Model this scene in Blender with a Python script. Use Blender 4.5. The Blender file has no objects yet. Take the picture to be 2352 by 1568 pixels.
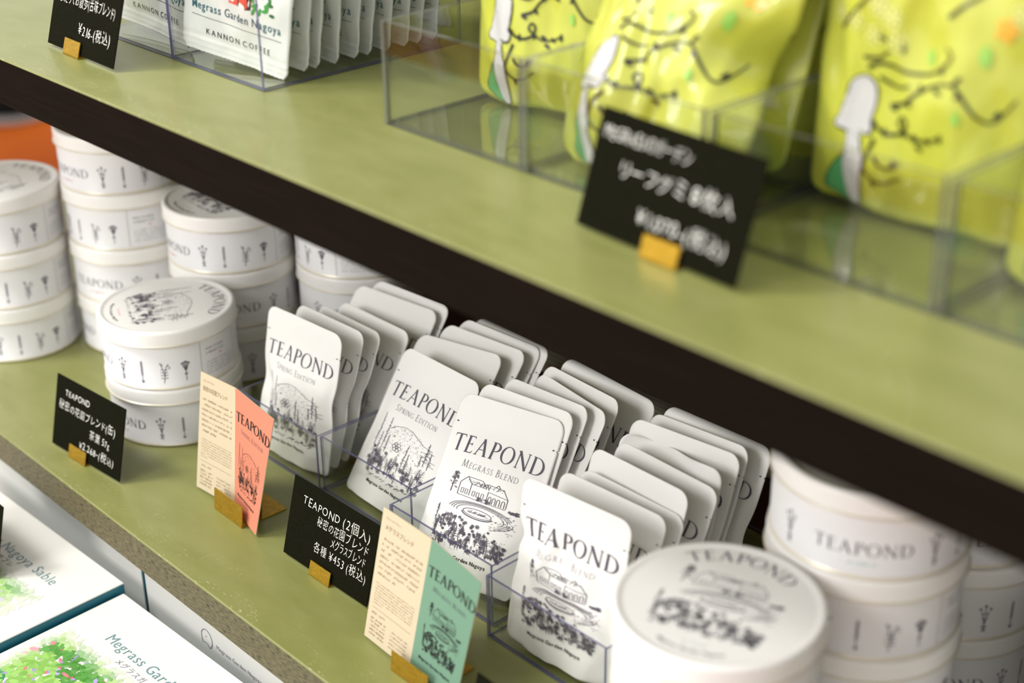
import bpy, math, random
from math import sin, cos, pi, sqrt, radians as R_
from mathutils import Vector, Matrix, noise

SC = bpy.context.scene
C = SC.collection
# ------------------------------------------------------------------ camera
cam_d = bpy.data.cameras.new('camera'); cam = bpy.data.objects.new('camera', cam_d); C.objects.link(cam)
cam_d.sensor_width = 36.0; cam_d.lens = 36.0 * 3514.6 / 2352.0
cam_d.clip_start = .01; cam_d.clip_end = 60
YAW, PIT, ROL = R_(-47.18), R_(25.966), R_(.649)
fwd = Vector((sin(YAW)*cos(PIT), cos(YAW)*cos(PIT), -sin(PIT)))
rgt = Vector((cos(YAW), -sin(YAW), 0)); dwn = fwd.cross(rgt)
r2 = rgt*cos(ROL) + dwn*sin(ROL); d2 = -rgt*sin(ROL) + dwn*cos(ROL)
CM = Matrix.Identity(4)
for i in range(3):
    CM[i][0] = r2[i]; CM[i][1] = -d2[i]; CM[i][2] = -fwd[i]; CM[i][3] = (0.7, -.428, .6)[i]
cam.matrix_world = CM
cam_d.dof.use_dof = True; cam_d.dof.focus_distance = 1.045; cam_d.dof.aperture_fstop = 4.2
SC.camera = cam
# ------------------------------------------------------------------ world, lights, exposure
w = bpy.data.worlds.new('room_light'); SC.world = w; w.use_nodes = True
w.node_tree.nodes['Background'].inputs[0].default_value = (1.0, .985, .96, 1)
w.node_tree.nodes['Background'].inputs[1].default_value = 1.0
def area(name, loc, target, size, power, col, sy=None):
    d = bpy.data.lights.new(name, 'AREA'); d.energy = power; d.color = col; d.size = size
    if sy: d.shape = 'RECTANGLE'; d.size_y = sy
    o = bpy.data.objects.new(name, d); C.objects.link(o); o.location = loc
    o.rotation_euler = (Vector(target) - Vector(loc)).to_track_quat('-Z', 'Y').to_euler()
    return o
area('ceiling_lamp', (-1.1, -1.0, 2.0), (0, .1, .05), .6, 44, (1, .975, .935))
area('ceiling_panel_light', (-.3, -2.1, 1.30), (0, .25, .08), .9, 29, (1, .985, .965))
area('ceiling_spot_light', (.15, .75, 2.1), (.1, .1, .33), .35, 10, (1, .96, .90))
SC.view_settings.view_transform = 'Standard'; SC.view_settings.look = 'None'
SC.view_settings.gamma = 1; SC.view_settings.use_curve_mapping = False
SC.view_settings.exposure = .15
SC.cycles.transparent_max_bounces = 32
SC.cycles.max_bounces = 8

# ------------------------------------------------------------------ materials
def lin(c):
    c = c/255
    return c/12.92 if c <= .04045 else ((c+.055)/1.055)**2.4
def rgb(r, g, b): return (lin(r), lin(g), lin(b), 1)
def mat(name, col, rough=.5, metal=0, coat=0, spec=.5):
    m = bpy.data.materials.new(name); m.use_nodes = True
    b = m.node_tree.nodes['Principled BSDF']
    b.inputs['Base Color'].default_value = col; b.inputs['Roughness'].default_value = rough
    b.inputs['Metallic'].default_value = metal; b.inputs['Coat Weight'].default_value = coat
    b.inputs['Specular IOR Level'].default_value = spec
    return m
def nd(m, t, **k):
    n = m.node_tree.nodes.new(t)
    for a, v in k.items(): setattr(n, a, v)
    return n
def noisy(m, c1, c2, scale=(60, 60, 60), lo=.4, hi=.6, detail=4, bump=0, nscale=1):
    """colour varies between c1 and c2 by stretched noise; optional bump"""
    nt = m.node_tree; b = nt.nodes['Principled BSDF']
    tc = nd(m, 'ShaderNodeTexCoord'); mp = nd(m, 'ShaderNodeMapping'); mp.inputs['Scale'].default_value = scale
    nz = nd(m, 'ShaderNodeTexNoise'); nz.inputs['Scale'].default_value = nscale; nz.inputs['Detail'].default_value = detail
    rp = nd(m, 'ShaderNodeValToRGB'); rp.color_ramp.elements[0].position = lo; rp.color_ramp.elements[1].position = hi
    rp.color_ramp.elements[0].color = c1; rp.color_ramp.elements[1].color = c2
    nt.links.new(tc.outputs['Object'], mp.inputs[0]); nt.links.new(mp.outputs[0], nz.inputs['Vector'])
    nt.links.new(nz.outputs[0], rp.inputs[0]); nt.links.new(rp.outputs[0], b.inputs['Base Color'])
    if bump:
        bp = nd(m, 'ShaderNodeBump'); bp.inputs['Strength'].default_value = bump; bp.inputs['Distance'].default_value = .0006
        nt.links.new(nz.outputs[0], bp.inputs['Height']); nt.links.new(bp.outputs[0], b.inputs['Normal'])
    return rp, nz, mp

# painted olive shelf: paint with fine worn flecks along the grain
def olive_paint():
    m = mat('olive_shelf_paint', rgb(150, 152, 84), .42, coat=.1)
    nt = m.node_tree; b = nt.nodes['Principled BSDF']; L = nt.links
    tc = nd(m, 'ShaderNodeTexCoord')
    def nz(scale, det=3):
        mp = nd(m, 'ShaderNodeMapping'); mp.inputs['Scale'].default_value = scale
        n = nd(m, 'ShaderNodeTexNoise'); n.inputs['Scale'].default_value = 1; n.inputs['Detail'].default_value = det
        L.new(tc.outputs['Object'], mp.inputs[0]); L.new(mp.outputs[0], n.inputs['Vector']); return n
    base = nz((22, 60, 20), 4)
    r1 = nd(m, 'ShaderNodeValToRGB'); r1.color_ramp.elements[0].position = .3; r1.color_ramp.elements[1].position = .7
    r1.color_ramp.elements[0].color = rgb(121, 124, 66); r1.color_ramp.elements[1].color = rgb(132, 134, 79)
    L.new(base.outputs[0], r1.inputs[0])
    fl = nz((260, 1500, 300), 2)
    r2_ = nd(m, 'ShaderNodeValToRGB'); r2_.color_ramp.elements[0].position = .635; r2_.color_ramp.elements[1].position = .68
    L.new(fl.outputs[0], r2_.inputs[0])
    # wear is heaviest on the front centimetres of the board
    sx = nd(m, 'ShaderNodeSeparateXYZ'); L.new(tc.outputs['Object'], sx.inputs[0])
    mr = nd(m, 'ShaderNodeMapRange'); mr.inputs['From Min'].default_value = .0; mr.inputs['From Max'].default_value = .045
    mr.inputs['To Min'].default_value = 1; mr.inputs['To Max'].default_value = .0
    L.new(sx.outputs[1], mr.inputs[0])
    blot = nz((30, 60, 30), 3)
    r3 = nd(m, 'ShaderNodeValToRGB'); r3.color_ramp.elements[0].position = .48; r3.color_ramp.elements[1].position = .62
    L.new(blot.outputs[0], r3.inputs[0])
    mu = nd(m, 'ShaderNodeMath', operation='MULTIPLY'); L.new(mr.outputs[0], mu.inputs[0]); L.new(r2_.outputs[0], mu.inputs[1])
    mu2 = nd(m, 'ShaderNodeMath', operation='MULTIPLY'); L.new(mu.outputs[0], mu2.inputs[0]); L.new(r3.outputs[0], mu2.inputs[1])
    mx = nd(m, 'ShaderNodeMix', data_type='RGBA'); L.new(mu2.outputs[0], mx.inputs['Factor'])
    L.new(r1.outputs[0], mx.inputs['A']); mx.inputs['B'].default_value = rgb(205, 205, 165)
    L.new(mx.outputs['Result'], b.inputs['Base Color'])
    bp = nd(m, 'ShaderNodeBump'); bp.inputs['Strength'].default_value = .12; bp.inputs['Distance'].default_value = .0005
    g = nz((60, 900, 60), 4); L.new(g.outputs[0], bp.inputs['Height']); L.new(bp.outputs[0], b.inputs['Normal'])
    return m
M_olive = olive_paint()
M_darkwood = mat('dark_brown_edging', rgb(18, 11, 6), .7, spec=.04); noisy(M_darkwood, rgb(15, 10, 6), rgb(22, 15, 9), (14, 400, 400), .35, .7)
M_grainedge = mat('olive_brown_grained_edging', rgb(112, 100, 66), .6)
_rp, _, _ = noisy(M_grainedge, rgb(22, 17, 9), rgb(84, 76, 49), (170, 1400, 1400), .37, .44, 3, bump=.3)
_e = _rp.color_ramp.elements.new(.62); _e.color = rgb(106, 97, 68)
M_greywood = mat('grey_weathered_wood', rgb(150, 148, 130), .7); noisy(M_greywood, rgb(105, 102, 88), rgb(168, 164, 146), (20, 500, 300), .35, .65, 6, bump=.5)
M_black = mat('black_back_panel', rgb(14, 13, 11), .8, spec=.1)
M_floor = mat('orange_brown_floor', rgb(176, 84, 30), .8, spec=.1); noisy(M_floor, rgb(150, 62, 6), rgb(192, 96, 18), (1.3, .8, 1), .35, .65, 3)
M_table = mat('pale_table_top', rgb(205, 200, 188), .6)
M_tin = mat('white_tin_enamel', rgb(234, 232, 229), .34, coat=.15)
M_bead = mat('cream_rolled_rim', rgb(222, 214, 196), .3, metal=.25)
M_tinbody = mat('white_tin_side_label', rgb(224, 223, 224), .42)
M_panel = mat('white_tin_side_panel', rgb(232, 231, 232), .42)
M_pouch = mat('white_paper_pouch', rgb(243, 241, 238), .5, spec=.35)
def fine_bump(m, scale, st, dist=.0004):
    nt = m.node_tree; tc = nd(m, 'ShaderNodeTexCoord'); n = nd(m, 'ShaderNodeTexNoise'); n.inputs['Scale'].default_value = scale; n.inputs['Detail'].default_value = 2
    bp = nd(m, 'ShaderNodeBump'); bp.inputs['Strength'].default_value = st; bp.inputs['Distance'].default_value = dist
    nt.links.new(tc.outputs['Object'], n.inputs['Vector']); nt.links.new(n.outputs[0], bp.inputs['Height']); nt.links.new(bp.outputs[0], nt.nodes['Principled BSDF'].inputs['Normal'])
fine_bump(M_pouch, 90, .35, .0012)
M_ink = mat('charcoal_violet_print', rgb(92, 87, 100), .6, spec=.2)
M_inkgrey = mat('mid_grey_print', rgb(128, 125, 132), .6, spec=.2)
M_inkblk = mat('black_print', rgb(40, 38, 40), .6, spec=.2)
M_red = mat('coral_print', rgb(222, 120, 105), .6); M_teal = mat('teal_print', rgb(38, 98, 112), .6)
M_tealpale = mat('pale_teal_print', rgb(140, 190, 190), .6)
M_card = mat('black_card_paper', rgb(20, 20, 11), .9, spec=.05); noisy(M_card, rgb(15, 15, 7), rgb(22, 22, 11), (900, 900, 900), .3, .7)
M_chalk = mat('white_marker_ink', rgb(236, 234, 226), .6)
M_brass = mat('brushed_brass', rgb(205, 165, 70), .42, metal=.75); noisy(M_brass, rgb(160, 124, 28), rgb(186, 148, 46), (300, 300, 900), .3, .7)
M_cream = mat('cream_leaflet_paper', rgb(194, 180, 153), .7, spec=.2)
M_pink = mat('salmon_pink_paper', rgb(200, 124, 100), .7, spec=.2)
M_green = mat('sage_green_paper', rgb(106, 140, 118), .7, spec=.2)
M_brownprint = mat('brown_print', rgb(150, 122, 92), .7)
M_coffee = mat('white_foil_coffee_bag', rgb(226, 226, 224), .36, coat=.15)
M_lime = mat('lime_green_glossy_film', rgb(188, 191, 66), .42, coat=.9)
M_lime.node_tree.nodes['Principled BSDF'].inputs['Coat Roughness'].default_value = .06
M_girl = mat('white_figure_print', rgb(196, 194, 192), .35, coat=.4); M_dress = mat('green_dress_print', rgb(84, 158, 96), .35, coat=.4)
M_leafg = mat('pale_green_leaf_print', rgb(148, 200, 84), .35, coat=.4); M_flower = mat('pale_flower_print', rgb(226, 226, 140), .35, coat=.4)
M_orange = mat('orange_flower_print', rgb(232, 170, 50), .35, coat=.4); M_branch = mat('black_branch_print', rgb(22, 20, 14), .35, coat=.4)
M_boxw = mat('white_gift_box_card', rgb(222, 220, 214), .45, coat=.1); M_tealcard = mat('teal_box_edge', rgb(20, 98, 116), .5)
M_steel = mat('grey_metal_ring', rgb(130, 122, 118), .4, metal=.3)
def clear(name, tint=(.965, .972, .965, 1), edge=None):
    m = bpy.data.materials.new(name); m.use_nodes = True; nt = m.node_tree; nt.nodes.clear()
    out = nd(m, 'ShaderNodeOutputMaterial'); tr = nd(m, 'ShaderNodeBsdfTransparent'); tr.inputs[0].default_value = tint
    gl = nd(m, 'ShaderNodeBsdfGlossy'); gl.inputs['Roughness'].default_value = .03
    # Schlick reflectance, the same on both faces of the thin sheet
    lw = nd(m, 'ShaderNodeLayerWeight'); lw.inputs['Blend'].default_value = .5
    pw = nd(m, 'ShaderNodeMath', operation='POWER'); pw.inputs[1].default_value = 4.2; nt.links.new(lw.outputs['Facing'], pw.inputs[0])
    fr = nd(m, 'ShaderNodeMath', operation='MULTIPLY_ADD'); fr.inputs[1].default_value = .9; fr.inputs[2].default_value = .045; nt.links.new(pw.outputs[0], fr.inputs[0])
    mx = nd(m, 'ShaderNodeMixShader'); nt.links.new(fr.outputs[0], mx.inputs[0]); nt.links.new(tr.outputs[0], mx.inputs[1]); nt.links.new(gl.outputs[0], mx.inputs[2])
    last = mx
    if edge:
        df = nd(m, 'ShaderNodeBsdfPrincipled'); df.inputs['Base Color'].default_value = edge; df.inputs['Roughness'].default_value = .18
        m2 = nd(m, 'ShaderNodeMixShader'); m2.inputs[0].default_value = .72
        nt.links.new(mx.outputs[0], m2.inputs[1]); nt.links.new(df.outputs[0], m2.inputs[2]); last = m2
    nt.links.new(last.outputs[0], out.inputs[0]); return m
M_clear = clear('clear_acrylic')
M_edge2 = clear('silver_grey_acrylic_edge', (.85, .86, .84, 1), rgb(98, 100, 92))
M_edge = clear('violet_grey_acrylic_edge', (.75, .75, .86, 1), rgb(88, 88, 124))

# ------------------------------------------------------------------ object helpers
def mesh(name, V, F, m=None, smooth=False, mats=None, fm=None):
    me = bpy.data.meshes.new(name); me.from_pydata([tuple(v) for v in V], [], F)
    for mm in (mats or [m]): me.materials.append(mm)
    if fm:
        for p, k in zip(me.polygons, fm): p.material_index = k
    if smooth: me.polygons.foreach_set('use_smooth', [True]*len(me.polygons))
    me.update(); return me
def ob(name, me, parent=None, M=None, label=None, cat=None, group=None, kind=None):
    o = bpy.data.objects.new(name, me); C.objects.link(o)
    if parent is not None: o.parent = parent
    if M is not None: o.matrix_local = M
    if label: o['label'] = label
    if cat: o['category'] = cat
    if group: o['group'] = group
    if kind: o['kind'] = kind
    return o
def thing(name, label, cat, M=None, group=None):
    return ob(name, None, None, M or Matrix.Identity(4), label, cat, group)
def boxg(x0, y0, z0, x1, y1, z1):
    V = [(x0,y0,z0),(x1,y0,z0),(x1,y1,z0),(x0,y1,z0),(x0,y0,z1),(x1,y0,z1),(x1,y1,z1),(x0,y1,z1)]
    F = [(0,3,2,1),(4,5,6,7),(0,1,5,4),(1,2,6,5),(2,3,7,6),(3,0,4,7)]
    return V, F
def bevbox(name, a, b, m, bev=.001, parent=None, **k):
    V, F = boxg(*a, *b); o = ob(name, mesh(name, V, F, m), parent, **k)
    if bev:
        md = o.modifiers.new('bevel', 'BEVEL'); md.width = bev; md.segments = 2
    return o
def lathe(prof, n=72, cap=False):
    V = []; F = []
    for (r, z) in prof:
        for i in range(n):
            a = 2*pi*i/n; V.append((r*cos(a), r*sin(a), z))
    for j in range(len(prof)-1):
        for i in range(n):
            k = (i+1) % n; F.append((j*n+i, j*n+k, (j+1)*n+k, (j+1)*n+i))
    if cap:
        F.append(tuple(range(n))[::-1]); F.append(tuple((len(prof)-1)*n+i for i in range(n)))
    return V, F
def frame(x, y, z, yaw=0, lean=0, roll=0):
    """x right along the shelf, y back, z up; lean tips the top backwards"""
    return Matrix.Translation((x, y, z)) @ Matrix.Rotation(yaw, 4, 'Z') @ Matrix.Rotation(-lean, 4, 'X') @ Matrix.Rotation(-roll, 4, 'Y')

# ------------------------------------------------------------------ flat print ("ink") helper
class Ink:
    def __init__(s): s.V = []; s.F = []; s.m = []; s.k = 0
    def quadstrip(s, L, Rr):
        b = len(s.V); n = len(L)
        for a, c in zip(L, Rr): s.V += [a, c]
        for i in range(n-1): s.F.append((b+2*i, b+2*i+1, b+2*i+3, b+2*i+2)); s.m.append(s.k)
    def stroke(s, pts, w0, w1=None, ws=None):
        n = len(pts); w1 = w0 if w1 is None else w1; L = []; Q = []
        for i, (x, y) in enumerate(pts):
            a = pts[max(i-1, 0)]; b = pts[min(i+1, n-1)]
            dx, dy = b[0]-a[0], b[1]-a[1]; l = sqrt(dx*dx+dy*dy) or 1e-9
            w = ws[i] if ws else w0+(w1-w0)*i/max(n-1, 1)
            nx, ny = -dy/l*w/2, dx/l*w/2
            L.append((x+nx, y+ny)); Q.append((x-nx, y-ny))
        s.quadstrip(L, Q)
    def line(s, a, b, w, w1=None, n=4):
        s.stroke([(a[0]+(b[0]-a[0])*i/n, a[1]+(b[1]-a[1])*i/n) for i in range(n+1)], w, w1)
    def arc(s, cx, cy, rx, ry, a0, a1, w, wx=None, n=12):
        pts = []; ws = []
        for i in range(n+1):
            a = R_(a0+(a1-a0)*i/n); pts.append((cx+rx*cos(a), cy+ry*sin(a)))
            ws.append(w if wx is None else w+(wx-w)*cos(a)**2)
        s.stroke(pts, 0, ws=ws)
    def poly(s, pts):
        b = len(s.V); cx = sum(p[0] for p in pts)/len(pts); cy = sum(p[1] for p in pts)/len(pts)
        s.V.append((cx, cy)); s.V += list(pts); n = len(pts)
        for i in range(n): s.F.append((b, b+1+i, b+1+(i+1) % n)); s.m.append(s.k)
    def blob(s, cx, cy, rx, ry, rot=0, n=8):
        c_, s_ = cos(rot), sin(rot)
        s.poly([(cx+rx*cos(2*pi*i/n)*c_-ry*sin(2*pi*i/n)*s_, cy+rx*cos(2*pi*i/n)*s_+ry*sin(2*pi*i/n)*c_) for i in range(n)])
    def add(s, o, f):
        b = len(s.V); s.V += [f(*v) for v in o.V]; s.F += [tuple(i+b for i in q) for q in o.F]; s.m += [s.k]*len(o.F)
    def mesh(s, name, f, mats):
        if not isinstance(mats, list): mats = [mats]
        return mesh(name, [f(*v) for v in s.V], s.F, mats=mats, fm=s.m)

_cache = {}
def glyph(ch, bold=0):
    """outline of one character of Blender's own font, unit em"""
    if (ch, bold) in _cache: return _cache[ch, bold]
    c = bpy.data.curves.new('t', 'FONT'); c.body = ch; c.resolution_u = 3; c.offset = bold
    o = bpy.data.objects.new('t', c); C.objects.link(o)
    dg = bpy.context.evaluated_depsgraph_get(); dg.update()
    me = bpy.data.meshes.new_from_object(o.evaluated_get(dg))
    I = Ink(); I.V = [(v.co.x, v.co.y) for v in me.vertices]; I.F = [tuple(p.vertices) for p in me.polygons]; I.m = [0]*len(I.F)
    adv = max([v[0] for v in I.V], default=.25)
    bpy.data.objects.remove(o); bpy.data.curves.remove(c); bpy.data.meshes.remove(me)
    _cache[ch, bold] = (I, adv); return I, adv
def text(ink, s, x, y, size, bold=0.0, sx=1, gap=.07, jit=0, seed=1, right=None, slant=0, drop=0, fitw=None):
    if fitw: sx = sx*fitw/text(Ink(), s, 0, 0, size, bold, sx, gap, jit, seed)
    rn = random.Random(seed); out = []; cx = 0
    for ch in s:
        if ch == ' ': cx += .3*size*sx; continue
        I, adv = glyph(ch, bold); k = size*(1+jit*rn.uniform(-1, 1)); dy = jit*size*.35*rn.uniform(-1, 1); ro = jit*.6*rn.uniform(-1, 1)
        if I.V:
            def f(a, b, cx=cx, k=k, dy=dy, ro=ro):
                a2, b2 = a*k*sx+b*k*slant, b*k
                return (cx+a2*cos(ro)-b2*sin(ro), dy+a2*sin(ro)+b2*cos(ro))
            out.append((I, f))
        cx += (adv+gap)*k*sx
    off = x if right is None else right-cx
    for I, f in out: ink.add(I, lambda a, b, f=f: (f(a, b)[0]+off, f(a, b)[1]+y-drop*f(a, b)[0]))
    return cx
# own roman letters with thick and thin strokes
def roman(ch, th=.13, tn=.045):
    I = Ink(); A, Ln = I.arc, I.line
    def ser(x, y, w=.12): Ln((x-w, y), (x+w, y), tn, n=2)
    b, t = tn/2, 1-tn/2
    if ch == 'T': Ln((.38, 0), (.38, 1), th); Ln((.02, t), (.74, t), tn*1.3); ser(.38, b); Ln((.03, t), (.0, .84), tn, .02, 2); Ln((.73, t), (.76, .84), tn, .02, 2); W = .76
    elif ch == 'E': Ln((.15, 0), (.15, 1), th); Ln((.03, t), (.5, t), tn*1.2); Ln((.15, .53), (.43, .53), tn); Ln((.03, b), (.54, b), tn*1.2); Ln((.5, t), (.52, .86), tn, .02, 2); Ln((.43, .6), (.43, .45), tn, n=2); Ln((.54, b), (.6, .17), tn, .02, 2); W = .6
    elif ch == 'A': Ln((.1, 0), (.42, 1), tn*1.2); Ln((.4, 1), (.74, 0), th); Ln((.22, .35), (.62, .35), tn); ser(.1, b, .1); ser(.74, b, .13); W = .86
    elif ch == 'P': Ln((.15, 0), (.15, 1), th); ser(.15, b); Ln((.03, t), (.3, t), tn, n=2); A(.27, .73, .3, .25, 90, -90, tn, th); Ln((.15, .48), (.27, .48), tn, n=2); W = .6
    elif ch == 'O': A(.45, .5, .4, .49, 0, 360, tn, th, 24); W = .9
    elif ch == 'N': Ln((.13, 0), (.13, 1), tn*1.2); Ln((.1, 1), (.76, .0), th); Ln((.76, 0), (.76, 1), tn*1.2); ser(.13, b, .1); ser(.76, t, .1); ser(.07, t, .06); W = .88
    elif ch == 'D': Ln((.15, 0), (.15, 1), th); Ln((.03, t), (.35, t), tn, n=2); Ln((.03, b), (.35, b), tn, n=2); A(.33, .5, .47, .48, 90, -90, tn, th, 16); W = .84
    elif ch == 'S': A(.25, .75, .19, .23, 20, 180, tn, th*.8); A(.25, .75, .19, .23, 180, 270, tn, th*.8, 6); A(.25, .27, .21, .25, 90, -160, tn, th*.8, 14); W = .5
    elif ch == 'R': Ln((.15, 0), (.15, 1), th); ser(.15, b); A(.25, .75, .27, .23, 90, -90, tn, th); Ln((.15, t), (.25, t), tn, n=2); Ln((.15, .52), (.27, .52), tn, n=2); Ln((.28, .52), (.66, 0), th); W = .66
    elif ch == 'I': Ln((.12, 0), (.12, 1), th); ser(.12, b, .1); ser(.12, t, .1); W = .24
    elif ch == 'G': A(.45, .5, .4, .49, 50, 320, tn, th, 20); Ln((.74, .42), (.74, .12), th, n=2); ser(.74, .42, .1); W = .86
    elif ch == 'M': Ln((.1, 0), (.17, 1), tn*1.2); Ln((.17, 1), (.48, .05), th); Ln((.48, .05), (.8, 1), tn); Ln((.8, 1), (.88, 0), th); ser(.1, b, .09); ser(.88, b, .11); W = 1.0
    elif ch == 'B': Ln((.15, 0), (.15, 1), th); A(.24, .76, .24, .22, 90, -90, tn, th, 8); A(.24, .28, .31, .26, 90, -90, tn, th, 10); Ln((.03, t), (.24, t), tn, n=2); Ln((.03, b), (.24, b), tn, n=2); Ln((.15, .54), (.24, .54), tn, n=2); W = .56
    elif ch == 'L': Ln((.15, 0), (.15, 1), th); ser(.15, t, .1); Ln((.03, b), (.52, b), tn*1.2); Ln((.52, b), (.57, .16), tn, .02, 2); W = .57
    else: W = .3
    return I, W
def romantext(s, height, gap=.12, th=.13, tn=.045, caps=1.0):
    """list of (ink, x offset, scale), total width; after each space or at start the capital is larger"""
    out = []; x = 0; first = True
    for ch in s:
        if ch == ' ': x += .38*height; first = True; continue
        k = height if first or caps == 1 else height*caps
        I, W = roman(ch, th, tn); out.append((I, x, k)); x += (W+gap)*k; first = False
    return out, x-gap*height
def putroman(ink, s, cx, y, height, curve=0, **k):
    L, W = romantext(s, height, **k)
    for I, x0, sc in L:
        ink.add(I, lambda a, b, x0=x0, sc=sc: (cx-W/2+x0+a*sc, y+b*sc+curve*(1-((x0+a*sc-W/2)/(W/2))**2)))
    return W
def putroman_arc(ink, s, ang0, r, height, **k):
    """letters stand on a circle, tops outwards, read clockwise; centre of the word at angle ang0"""
    L, W = romantext(s, height, **k)
    for I, x0, sc in L:
        def f(a, b, x0=x0, sc=sc):
            t = ang0-(x0+a*sc-W/2)/r; return ((r+b*sc)*cos(t), (r+b*sc)*sin(t))
        ink.add(I, f)
def ticks(ink, x0, x1, y, h, rn, w=None, dens=1.0):
    """a line of print too small to read"""
    x = x0
    while x < x1-h*.3:
        l = h*rn.uniform(.35, .8)
        if rn.random() < .88*dens:
            ink.line((x, y+h*rn.uniform(.0, .35)), (x+l*rn.uniform(.5, 1), y+h*rn.uniform(.4, .9)), w or h*.3, n=1)
            if rn.random() < .5: ink.line((x+l*.5, y), (x+l*.5, y+h*.8), (w or h*.3)*.8, n=1)
        x += l+h*.2

# ------------------------------------------------------------------ line drawings, width about 1, from y=0 up to about 1
def wob(rn, a): return rn.uniform(-a, a)
def flowerhead(I, x, y, r, rn, w):
    n = rn.choice((5, 6, 7)); ph = rn.random()*6
    for i in range(n):
        a = ph+2*pi*i/n; I.arc(x+r*.62*cos(a), y+r*.62*sin(a), r*.36, r*.36, 0, 330, w, n=6)
    I.arc(x, y, r*.25, r*.25, 0, 360, w, n=6)
def leafy(I, x, y, h, rn, w):
    b = wob(rn, .25)*h; top = (x+b, y+h)
    I.stroke([(x+b*t*t, y+h*t) for t in (0, .25, .5, .75, 1)], w*1.1, w*.6)
    for t in (.25, .45, .65, .8):
        for sd in (-1, 1):
            px, py = x+b*t*t, y+h*t; l = h*.28*(1.2-t)
            I.stroke([(px, py), (px+sd*l*.6, py+l*.5), (px+sd*l, py+l*.35)], w*.4, w*.9)
    return top
def spire(I, x, y, h, rn, w, fat=.05):
    I.line((x, y), (x, y+h), w, w*.5)
    n = int(h/.03)
    for i in range(n):
        t = i/n; ww = fat*(1.15-t)
        for k in range(3):
            I.blob(x+wob(rn, ww), y+h*(.2+.8*t)+wob(rn, .012), .0075, .004, rn.random()*3, 5)
def drawing_garden(seed=3):
    """house above a pond, tree at the left, flower bed in front"""
    rn = random.Random(seed); I = Ink(); w = .0066
    I.line((-.36, .70), (-.35, .95), w*1.4)                      # tree
    for k in range(44):
        t = rn.random(); a = (1-t)*.055+.012; I.arc(-.35+wob(rn, a), .76+.22*t, .014, .01, rn.random()*360, rn.random()*360+200, w*1.1, n=4)
    P = lambda pts, ww=w: [I.line(pts[i], pts[i+1], ww, n=2) for i in range(len(pts)-1)]
    P([(-.27, .70), (-.27, .86), (-.20, .95), (-.13, .87), (-.13, .72)]); P([(-.20, .95), (-.02, .95), (.05, .87), (-.13, .87)])
    P([(-.10, .87), (-.06, .92), (-.02, .87)]); P([(.00, .87), (.04, .93), (.08, .86)]); P([(.05, .93), (.24, .92), (.31, .82), (.08, .84)])
    P([(.08, .84), (.08, .71)]); P([(.31, .82), (.31, .70)]); P([(-.27, .70), (.0, .69), (.31, .69)]); P([(.14, .92), (.17, .96), (.2, .92)])
    for x in (-.235, -.185, -.095, -.045, .01): P([(x, .73), (x, .79), (x+.028, .79), (x+.028, .73), (x, .73)], w*.8)
    for x in (.10, .15, .2, .255): I.arc(x+.016, .76, .016, .03, 0, 180, w, n=6); I.line((x, .70), (x, .76), w); I.line((x+.032, .70), (x+.032, .76), w)
    for k in range(40): x = rn.uniform(-.19, .26); I.line((x, .895+wob(rn, .02)), (x+.012, .91+wob(rn, .02)), w*.6, n=1)
    for k in range(26): I.arc(rn.uniform(-.02, .13), .70+rn.uniform(-.01, .035), .011, .01, 0, 300, w, n=4)
    for k in range(34): I.blob(.41+wob(rn, .06), .68+wob(rn, .022), .014, .008, rn.random()*3, 5)
    for i, rx in enumerate((.38, .35, .32, .28)):                # pond ripples
        I.arc(.06, .52, rx, rx*.36, 20-i*8, 175+i*4, w, n=18); I.arc(.06, .52, rx, rx*.36, -60+i*8, 0, w*.8, n=8)
    I.arc(.03, .53, .17, .05, 0, 360, w*1.1, n=20); I.arc(.03, .515, .18, .055, 180, 360, w*2, n=12)
    for k in range(30): x = .03+wob(rn, .13); I.line((x, .52), (x+.02, .54+wob(rn, .02)), w*.8, n=1)
    for k in range(50): x = rn.uniform(.2, .47); y = rn.uniform(.38, .62); I.line((x, y), (x+.02, y+.004), w*.8, n=1)
    for k in range(75):                                          # flower bed
        x = rn.uniform(-.46, .42); top = .45-.3*abs(x+.3)**.8 if x > -.3 else .5; y = rn.uniform(.0, max(top-.1, .05))
        y += max(0, .08*(abs(x)-.25))
        leafy(I, x, y, rn.uniform(.08, .15), rn, w)
    for k in range(80):
        x = rn.uniform(-.46, .44); top = .42-.22*max(x+.1, 0)
        flowerhead(I, x, rn.uniform(.02, top), rn.uniform(.014, .026), rn, w*.85)
    for x, y, h in ((-.44, .28, .24), (-.33, .22, .22), (-.2, .18, .26), (-.15, .12, .2), (-.4, .1, .2)): spire(I, x, y, h, rn, w, .018)
    for k in range(70): I.blob(rn.uniform(-.44, .42), rn.uniform(.0, .3), .006, .003, rn.random()*3, 5)
    return I
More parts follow.
